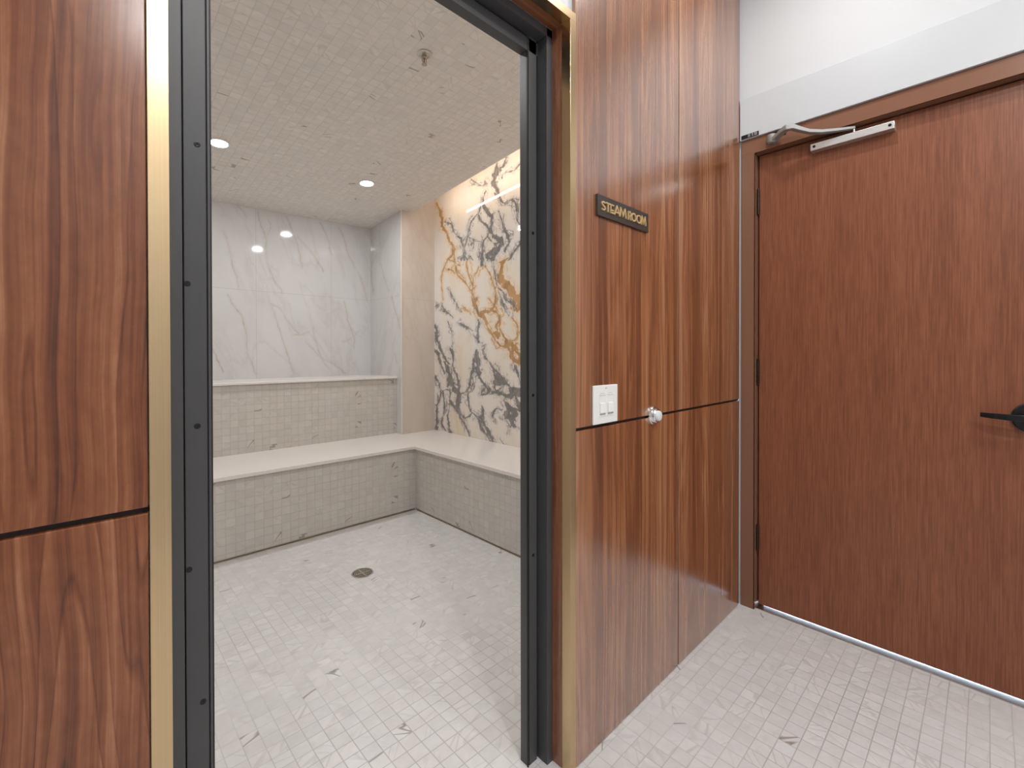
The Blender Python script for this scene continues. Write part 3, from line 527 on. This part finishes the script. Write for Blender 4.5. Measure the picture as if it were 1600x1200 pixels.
# head: same profile turned, d measured down from 2.115
HP = [(b, 2.115-a) for a, b in [(0.0, 0.870), (0.0235, 0.870), (0.0235, 0.918), (0.0300, 0.918), (0.0300, 0.905), (0.0670, 0.905), (0.0670, 0.9355), (0.0, 0.9355)]]
bm = bmesh.new(); prism(bm, HP, 0, XL+0.0005, XR-0.0005); build('head', bm, M_BLACK, parent=fr, bevel=0.0008)
boxo('gasket', [(XL+0.0670, XL+0.0695, 0.908, 0.930, 0, 2.045)], M_RUBBER, parent=fr)
boxo('gasket', [(XR-0.0690, XR-0.0655, 0.9030, 0.9075, 0, 2.045)], M_RUBBER, parent=fr)
def screw(x, z, y=0.905):
    bm = bmesh.new(); lathe(bm, [(0.0047, 0.0), (0.0047, 0.0006), (0.0030, 0.0009), (0.0014, 0.0006), (0.0014, 0.0), (0.0, 0.0)], (x, y, z), (0, -1, 0), 20)
    sc_ = build('screw', bm, M_BLKMET, parent=fr, smooth=True)
    bm = bmesh.new()
    for a in (0.5, 0.5+math.pi/2):
        c_, s_ = math.cos(a)*0.0026, math.sin(a)*0.0026; h = 0.0005/0.0026
        prism(bm, [(x+c_-h*s_, z+s_+h*c_), (x-c_-h*s_, z-s_+h*c_), (x-c_+h*s_, z-s_-h*c_), (x+c_+h*s_, z+s_-h*c_)], 1, y-0.00115, y-0.0009)
    build('cross_slot', bm, M_RUBBER, parent=sc_)
for sx_, sz_ in ((0.143, 1.533), (0.1285, 1.301), (0.141, 1.066), (0.1285, 0.831), (0.147, 0.603)): screw(sx_, sz_)
for sz_ in (1.533, 1.066, 0.603): screw(XR-0.045, sz_)
# wood returns + brass corner trims
boxo('trim_2', (XR-0.0005, XR+0.012, 0.8355, 0.8695, 0, 2.117), M_WOODY, label='walnut return strip between brass trim and black frame at right', cat='trim', kind='structure')
boxo('trim_3', (XL-0.012, XL+0.0005, 0.8355, 0.8695, 0, 2.117), M_WOODY, label='walnut return strip behind the left brass trim', cat='trim', kind='structure')
boxo('trim_4', (XL+0.0005, XR-0.0005, 0.8355, 0.8695, 2.116, 2.128), M_WOODY, label='walnut return strip above the doorway', cat='trim', kind='structure')
def lprof(sgn, x0):
    return [(x0, 0.8350), (x0, 0.8035), (x0-sgn*0.0245, 0.8035), (x0-sgn*0.0245, 0.8060), (x0-sgn*0.0020, 0.8060), (x0-sgn*0.0020, 0.8350)]
bm = bmesh.new(); prism(bm, lprof(1, XL), 2, 0.0, 2.117); build('brass_corner_trim', bm, M_BRASS, bevel=0.0006, label='tall brushed brass corner trim left of the steam room doorway', cat='brass trim')
bm = bmesh.new(); prism(bm, lprof(-1, XR), 2, 0.0, 2.117); build('brass_corner_trim', bm, M_BRASS, bevel=0.0006, label='tall brushed brass corner trim right of the steam room doorway', cat='brass trim')
bm = bmesh.new(); prism(bm, [(0.8350, 2.117), (0.8035, 2.117), (0.8035, 2.1415), (0.8060, 2.1415), (0.8060, 2.119), (0.8350, 2.119)], 0, XL-0.0245, XR+0.0245); build('brass_corner_trim', bm, M_BRASS, bevel=0.0006, label='horizontal brushed brass trim across the top of the doorway', cat='brass trim')
# ------------------------------------------------------------------ walnut wall panels
def panel(x0, x1, z0, z1, mat, label):
    return boxo('wall_panel', (x0, x1, YW, YW+0.012, z0, z1), mat, bevel=0.0012, label=label, cat='wall panel')
G0, G1 = 0.9640, 0.9725
panel(-0.65, XL-0.0255, G1, 2.98, M_WOODL, 'upper walnut veneer wall panel left of the doorway with bold cathedral grain')
panel(-0.65, XL-0.0255, 0.004, G0, M_WOODLB, 'lower walnut veneer wall panel left of the doorway, below the dark groove')
panel(XR+0.0255, 1.6365, G1, 2.98, M_WOODR, 'upper walnut wall panel right of the doorway carrying the sign and switch')
panel(XR+0.0255, 1.6365, 0.004, G0, M_WOODR, 'lower walnut wall panel right of the doorway, next to the brass trim')
panel(1.6425, 2.2455, G1, 2.98, M_WOODR, 'upper walnut wall panel in the corner beside the brown door')
panel(1.6425, 2.2455, 0.004, G0, M_WOODR, 'lower walnut wall panel in the corner beside the brown door')
panel(-1.70, -0.652, 0.004, 2.98, M_WOODL, 'tall walnut wall panel far left beyond the groove')
M_GROOVE_SHADE = simple('groove_backing_seam_shade', (0.02, 0.006, 0.004), 0.6)
boxo('trim_5', [(-0.65, XL-0.003, YW+0.0095, YW+0.0122, G0, G1), (XR+0.003, 2.2612, YW+0.0095, YW+0.0122, G0, G1), (1.6362, 1.6428, YW+0.0015, YW+0.0122, 0.004, G0), (1.6362, 1.6428, YW+0.0015, YW+0.0122, G1, 2.98)], M_GROOVE_SHADE, label='dark backing of the groove between upper and lower walnut panels, with dark strips as painted shadow in the vertical seam', cat='groove', kind='structure')  # near-flush upright strips put the seam's shadow into dark colour

# ------------------------------------------------------------------ sign
YS = YW
sg = empty('room_sign', (1.257, YS, 1.628), 'dark bronze plaque reading STEAM ROOM in gold raised letters', 'sign')
boxo('plaque', (1.112, 1.404, YS-0.008, YS-0.0003, 1.597, 1.660), M_PLAQUE, parent=sg, bevel=0.0006)
# geometric capital letters drawn as strokes in a box of height 1
def stroke(bm, pts, w_, x0, z0, h, ya, yb, closed=False):
    P = [Vector((x0+a*h, z0+b*h)) for a, b in pts]; n = len(P); Lf, Rt = [], []
    for i in range(n):
        if closed: a, b = P[i-1], P[(i+1) % n]
        else: a, b = P[max(i-1, 0)], P[min(i+1, n-1)]
        t = (b-a).normalized(); nn = Vector((-t.y, t.x))*w_*h/2
        if not closed and 0 < i < n-1:
            t1 = (P[i]-P[i-1]).normalized(); c_ = max(0.45, abs(t1.dot(t))); nn = nn/c_
        Lf.append(P[i]+nn); Rt.append(P[i]-nn)
    rng_ = range(n) if closed else range(n-1)
    for i in rng_:
        j = (i+1) % n
        prism(bm, [tuple(Lf[i]), tuple(Lf[j]), tuple(Rt[j]), tuple(Rt[i])], 1, ya, yb)
def circ(cx, cz, rx, rz, a0=0, a1=360, n=20): return [(cx+rx*math.cos(math.radians(a0+(a1-a0)*i/n)), cz+rz*math.sin(math.radians(a0+(a1-a0)*i/n))) for i in range(n+(a1-a0 != 360))]
GL = {
 'S': ([([ (0.46, 0.84)]+circ(0.25, 0.745, 0.19, 0.185, 50, 250, 10)+circ(0.25, 0.275, 0.21, 0.205, 70, -150, 12)[0:], False)], 0.50),
 'T': ([([(0.0, 0.93), (0.56, 0.93)], False), ([(0.28, 0.93), (0.28, 0.0)], False)], 0.50),
 'E': ([([(0.07, 0.0), (0.07, 1.0)], False), ([(0.07, 0.93), (0.48, 0.93)], False), ([(0.07, 0.34), (0.44, 0.34)], False), ([(0.07, 0.07), (0.48, 0.07)], False)], 0.52),
 'A': ([([(0.0, 0.0), (0.34, 1.0), (0.68, 0.0)], False), ([(0.12, 0.30), (0.56, 0.30)], False)], 0.66),
 'M': ([([(0.0, 0.0), (0.16, 1.0), (0.44, 0.18), (0.72, 1.0), (0.88, 0.0)], False)], 0.92),
 'R': ([([(0.07, 0.0), (0.07, 1.0)], False), ([(0.07, 0.93), (0.28, 0.93)]+circ(0.28, 0.67, 0.22, 0.26, 90, -90, 10)+[(0.07, 0.41)], False), ([(0.26, 0.41), (0.54, 0.0)], False)], 0.56),
 'O': ([(circ(0.46, 0.5, 0.40, 0.44), True)], 0.92)}
def word(txt, x0, x1, z0, h):
    tot = sum(GL[c][1]+0.06 for c in txt)-0.06; sx = (x1-x0)/(tot*h); x = x0
    for c in txt:
        bm = bmesh.new()
        for pts, cl in GL[c][0]:
            stroke(bm, [(a*sx, b) for a, b in pts], 0.135, x, z0, h, YS-0.0125, YS-0.0081, cl)
        build('letter', bm, M_GOLD, parent=sg)
        x += (GL[c][1]+0.06)*h*sx
word('STEAM', 1.127, 1.262, 1.6145, 0.0275)
word('ROOM', 1.272, 1.382, 1.6145, 0.0275)
# ------------------------------------------------------------------ double switch
sw = empty('light_switch', (1.157, YW, 1.030), 'white double slide dimmer switch plate on the walnut panel', 'light switch')
boxo('cover_plate', (1.094, 1.220, YW-0.0065, YW-0.0003, 0.9745, 1.0905), M_WPLAST, parent=sw, bevel=0.002)
for cx in (1.1385, 1.1795):
    fr_ = boxo('slide_frame', [(cx-0.0165, cx+0.0165, YW-0.0080, YW-0.0064, 0.998, 1.000), (cx-0.0165, cx+0.0165, YW-0.0080, YW-0.0064, 1.0615, 1.0635), (cx-0.0165, cx-0.0150, YW-0.0080, YW-0.0064, 1.0, 1.0615), (cx+0.0150, cx+0.0165, YW-0.0080, YW-0.0064, 1.0, 1.0615)], M_WPLAST, parent=sw)
    boxo('paddle', (cx-0.0135, cx+0.0135, YW-0.0100, YW-0.0064, 1.007, 1.037), M_WPLAST2, parent=sw, bevel=0.001)
    boxo('indicator_bar', (cx-0.0135, cx+0.0135, YW-0.0074, YW-0.0064, 1.0015, 1.0045), M_GREYP, parent=sw)
    boxo('shadow_slot', (cx-0.011, cx+0.011, YW-0.0068, YW-0.0063, 1.0655, 1.0665), M_GREYP, parent=sw)
boxo('printed_mark', [(1.1545, 1.1575, YW-0.0068, YW-0.0063, 1.0790, 1.0825), (1.1600, 1.1615, YW-0.0068, YW-0.0063, 1.0790, 1.0835)], M_GREYP, parent=sw)
# ------------------------------------------------------------------ round push button
KX, KZ = 1.448, 0.9705
kb = empty('push_button', (KX, YW, KZ), 'round chrome push button with frosted cap on the groove of the walnut wall', 'button')
bm = bmesh.new(); lathe(bm, [(0.0, 0.0003), (0.033, 0.0003), (0.0335, 0.004), (0.031, 0.009), (0.025, 0.010), (0.0, 0.010)], (KX, YW, KZ), (0, -1, 0), 48); build('base_flange', bm, M_CHROME, parent=kb, smooth=True)
bm = bmesh.new(); lathe(bm, [(0.0, 0.010), (0.0250, 0.010), (0.0255, 0.0165), (0.0230, 0.0195), (0.0190, 0.0196), (0.0, 0.0196)], (KX, YW, KZ), (0, -1, 0), 48); build('collar', bm, M_CHROME, parent=kb, smooth=True)
bm = bmesh.new(); lathe(bm, [(0.0, 0.0195), (0.0180, 0.0195), (0.0180, 0.0235), (0.0160, 0.0270), (0.009, 0.0290), (0.0, 0.0296)], (KX, YW, KZ), (0, -1, 0), 48); build('cap', bm, M_CAPG, parent=kb, smooth=True)

# ------------------------------------------------------------------ brown door, frame, hardware
dr = empty('door_1', (XD, 0.28, 0), 'reddish brown wood veneer door with black lever handle', 'door', kind='structure')
boxo('door_leaf', (XD, XD+0.045, YDR+0.003, YDL-0.003, 0.014, 2.104), M_DOOR, parent=dr, bevel=0.001)
for z0 in (1.832, 1.043, 0.270):
    bm = bmesh.new(); box(bm, XF+0.030, XD+0.0005, YDL-0.006, YDL-0.001, z0+0.002, z0+0.113)
    hg = build('hinge', bm, M_BRONZE, parent=dr)
    bm = bmesh.new()
    for k in range(5): lathe(bm, [(0.0, 0.0), (0.0062, 0.0), (0.0062, 0.0225), (0.0, 0.0225)], (XF+0.032, YDL-0.002, z0+0.0232*k), (0, 0, 1), 16)
    for zz, dd in ((z0+0.1155, 1), (z0, -1)): lathe(bm, [(0.005, 0), (0.0045, 0.003*1), (0, 0.005)], (XF+0.032, YDL-0.002, zz), (0, 0, dd), 16)
    build('knuckle', bm, M_BRONZE, parent=hg)
hd = empty('lever_handle', (XD-0, -0.105, 0.971), None, None); hd.parent = dr; hd.location = Vector((XD, -0.105, 0.971))-dr.location
HY, HZ = -0.105, 0.969
def build_on(name, bm, mat, par, **k):
    return build(name, bm, mat, parent=par, **k)
bm = bmesh.new(); lathe(bm, [(0.0, -0.001), (0.050, -0.001), (0.050, 0.008), (0.046, 0.011), (0.0, 0.011)], (XD, HY, HZ), (-1, 0, 0), 48); build_on('rose', bm, M_BLKMET, hd, smooth=True)
bm = bmesh.new(); lathe(bm, [(0.0, 0.010), (0.011, 0.010), (0.011, 0.050), (0.0, 0.050)], (XD, HY, HZ), (-1, 0, 0), 24); build_on('spindle_neck', bm, M_BLKMET, hd, smooth=True)
bm = bmesh.new()
Lv = [(HY-0.012, 0.054), (HY+0.03, 0.055), (HY+0.06, 0.053), (HY+0.09, 0.049), (HY+0.108, 0.043), (HY+0.122, 0.038)]
hh = [0.0115, 0.0108, 0.0102, 0.0094, 0.0086, 0.0078]
rings = []
for (yy, off), h_ in zip(Lv, hh):
    dz = 0.004*(yy-HY)/0.12
    rings.append([bm.verts.new((XD-off-a*0.0045, yy, HZ+dz+b*h_)) for a, b in ((1, 1), (-1, 1), (-1, -1), (1, -1))])
for A_, B_ in zip(rings, rings[1:]):
    for i in range(4): bm.faces.new([A_[i], A_[(i+1) % 4], B_[(i+1) % 4], B_[i]])
bm.faces.new(rings[0]); bm.faces.new(rings[-1][::-1])
build_on('lever', bm, M_BLKMET, hd, bevel=0.002)
# frame
df = empty('door_frame', (XF, 0.28, 0), 'brown painted steel frame around the reddish brown door', 'door frame')
YO, YI = YDL+0.0610, YDL+0.003
boxo('jamb', [(XF, XF+0.006, YI, YO, 0, 2.176), (XF, XD+0.06, YI, YI+0.003, 0, 2.108)], M_FRAMEBR, parent=df, bevel=0.0006)
boxo('jamb', [(XF, XF+0.006, YDR-0.056, YDR-0.003, 0, 2.176), (XF, XD+0.06, YDR-0.006, YDR-0.003, 0, 2.108)], M_FRAMEBR, parent=df, bevel=0.0006)
boxo('head', [(XF-0.0003, XF+0.006, YDR-0.056, YO, 2.1085, 2.178), (XF, XD+0.06, YDR-0.003, YI, 2.1085, 2.1115)], M_FRAMEBR, parent=df, bevel=0.0006)
boxo('door_stop', [(XD+0.046, XD+0.060, YDR-0.0028, YDL+0.0028, 2.085, 2.1083), (XD+0.046, XD+0.060, YDL-0.012, YDL+0.0028, 0.0, 2.085), (XD+0.046, XD+0.060, YDR-0.0028, YDR+0.012, 0.0, 2.085)], M_FRAMEBR, parent=df)
# white header board over the frame
boxo('trim_6', (XF-0.012, 2.2615, YDR-0.30, 0.8035, 2.1785, 2.368), M_WHITEG, bevel=0.001, label='wide white header board above the brown door frame', cat='header board', kind='structure')
# small dark rating label
lb = empty('rating_label', (XF-0.0125, 0.758, 2.196), 'small dark label strip at the left end of the white header board', 'label')
boxo('backing', (XF-0.0136, XF-0.0122, 0.722, 0.797, 2.181, 2.199), M_BLKMET, parent=lb)
bm = bmesh.new()
for i, (a, b) in enumerate(((0.728, 0.741), (0.744, 0.752), (0.756, 0.768))): 
    for zz in (2.185, 2.190, 2.1945): box(bm, XF-0.0140, XF-0.0135, a+0.001*i, b, zz, zz+0.0022)
build('printed_lines', bm, M_ALU, parent=lb)
# door closer
dc = empty('door_closer', (XF, 0.52, 2.12), 'silver overhead door closer arm and slide track at the top of the brown door', 'door closer')
bm = bmesh.new()
def bent(bm, P, wd, ht):
    P = [Vector(p) for p in P]; R_ = []
    for i, p in enumerate(P):
        t = (P[min(i+1, len(P)-1)]-P[max(i-1, 0)]); t.z = 0; t.normalize(); n_ = Vector((-t.y, t.x, 0))
        w_ = wd[i]/2; h_ = ht[i]/2
        R_.append([bm.verts.new(p+n_*a*w_+Vector((0, 0, b*h_))) for a, b in ((1, 1), (-1, 1), (-1, -1), (1, -1))])
    for A_, B_ in zip(R_, R_[1:]):
        for i in range(4): bm.faces.new([A_[i], A_[(i+1) % 4], B_[(i+1) % 4], B_[i]])
    bm.faces.new(R_[0]); bm.faces.new(R_[-1][::-1])
bent(bm, [(2.238, 0.664, 2.133), (2.225, 0.640, 2.140), (2.200, 0.612, 2.146), (2.189, 0.594, 2.148), (2.194, 0.576, 2.146), (2.212, 0.553, 2.134), (2.222, 0.520, 2.116), (2.240, 0.480, 2.107), (2.258, 0.425, 2.101), (2.272, 0.372, 2.097)],
     [0.030, 0.026, 0.026, 0.026, 0.026, 0.026, 0.025, 0.023, 0.020, 0.016], [0.016, 0.016, 0.018, 0.022, 0.022, 0.018, 0.015, 0.014, 0.012, 0.011])
build('main_arm', bm, M_ARM, parent=dc, bevel=0.002, smooth=True)
bm = bmesh.new(); lathe(bm, [(0, -0.011), (0.017, -0.011), (0.019, -0.008), (0.019, 0.024), (0, 0.024)], (2.240, 0.668, 2.135), (0, 0, 1), 28)
build('pivot_boss', bm, M_ARM, parent=dc, smooth=True)
bm = bmesh.new(); lathe(bm, [(0, 0.0), (0.006, 0.0), (0.006, 0.002), (0, 0.002)], (2.240, 0.668, 2.124), (0, 0, -1), 12); build('pivot_screw', bm, M_CHROME, parent=dc)
bm = bmesh.new(); box(bm, XF-0.004, XF+0.001, 0.615, 0.675, 2.150, 2.172); build('spindle_slot', bm, M_BLKMET, parent=dc)
bm = bmesh.new(); lathe(bm, [(0, 0.0), (0.005, 0.0), (0.005, 0.022), (0, 0.022)], (2.272, 0.376, 2.094), (0, 0, -1), 16); build('slide_pin', bm, M_CHROME, parent=dc, smooth=True)
TX = 2.262
bm = bmesh.new()
prism(bm, [(TX, 2.049), (XD-0.0002, 2.049), (XD-0.0002, 2.077), (TX+0.020, 2.077), (TX+0.020, 2.073), (TX+0.012, 2.073), (TX+0.012, 2.077), (TX, 2.077)], 1, 0.250, 0.525)
tr = build('slide_track', bm, M_ALU, parent=dc, bevel=0.0008)
for yy in (0.512, 0.263):
    bm = bmesh.new(); lathe(bm, [(0, 0), (0.0055, 0), (0.0055, 0.0012), (0.002, 0.0012), (0.0018, 0.0004), (0, 0.0004)], (TX, yy, 2.064), (-1, 0, 0), 20); build('mounting_screw', bm, M_BRONZE, parent=tr, smooth=True)
# bottom seal of the door
boxo('threshold', (XD-0.028, XD+0.050, YDR-0.001, YDL+0.001, 0.0002, 0.0035), M_STEEL, bevel=0.001, label='low metal threshold strip under the reddish brown door', cat='threshold')
# lobby lamps
LN = ['round lobby downlight nearest the brown door and panels', 'round lobby downlight in front of the doorway', 'round lobby downlight behind, near the brown door', 'round lobby downlight behind the viewer', 'round lobby downlight at the far left of the lobby']
for (x, y), lab in zip(LOBBY_LIGHTS, LN):
    r = empty('recessed_downlight', (x, y, 3.0), lab, 'ceiling light', group='round downlights in the lobby ceiling')
    bm = bmesh.new(); lathe(bm, [(0.062, 0.0), (0.078, 0.0), (0.080, 0.003), (0.074, 0.007), (0.063, 0.007), (0.062, 0.0)], (x, y, 3.0), (0, 0, -1)); build('trim_ring', bm, M_WPLAST2, parent=r, smooth=True)
    bm = bmesh.new(); lathe(bm, [(0, 0.0), (0.062, 0.0), (0.062, 0.004), (0, 0.0045)], (x, y, 3.0), (0, 0, -1)); build('lens', bm, M_LENS, parent=r, smooth=True)
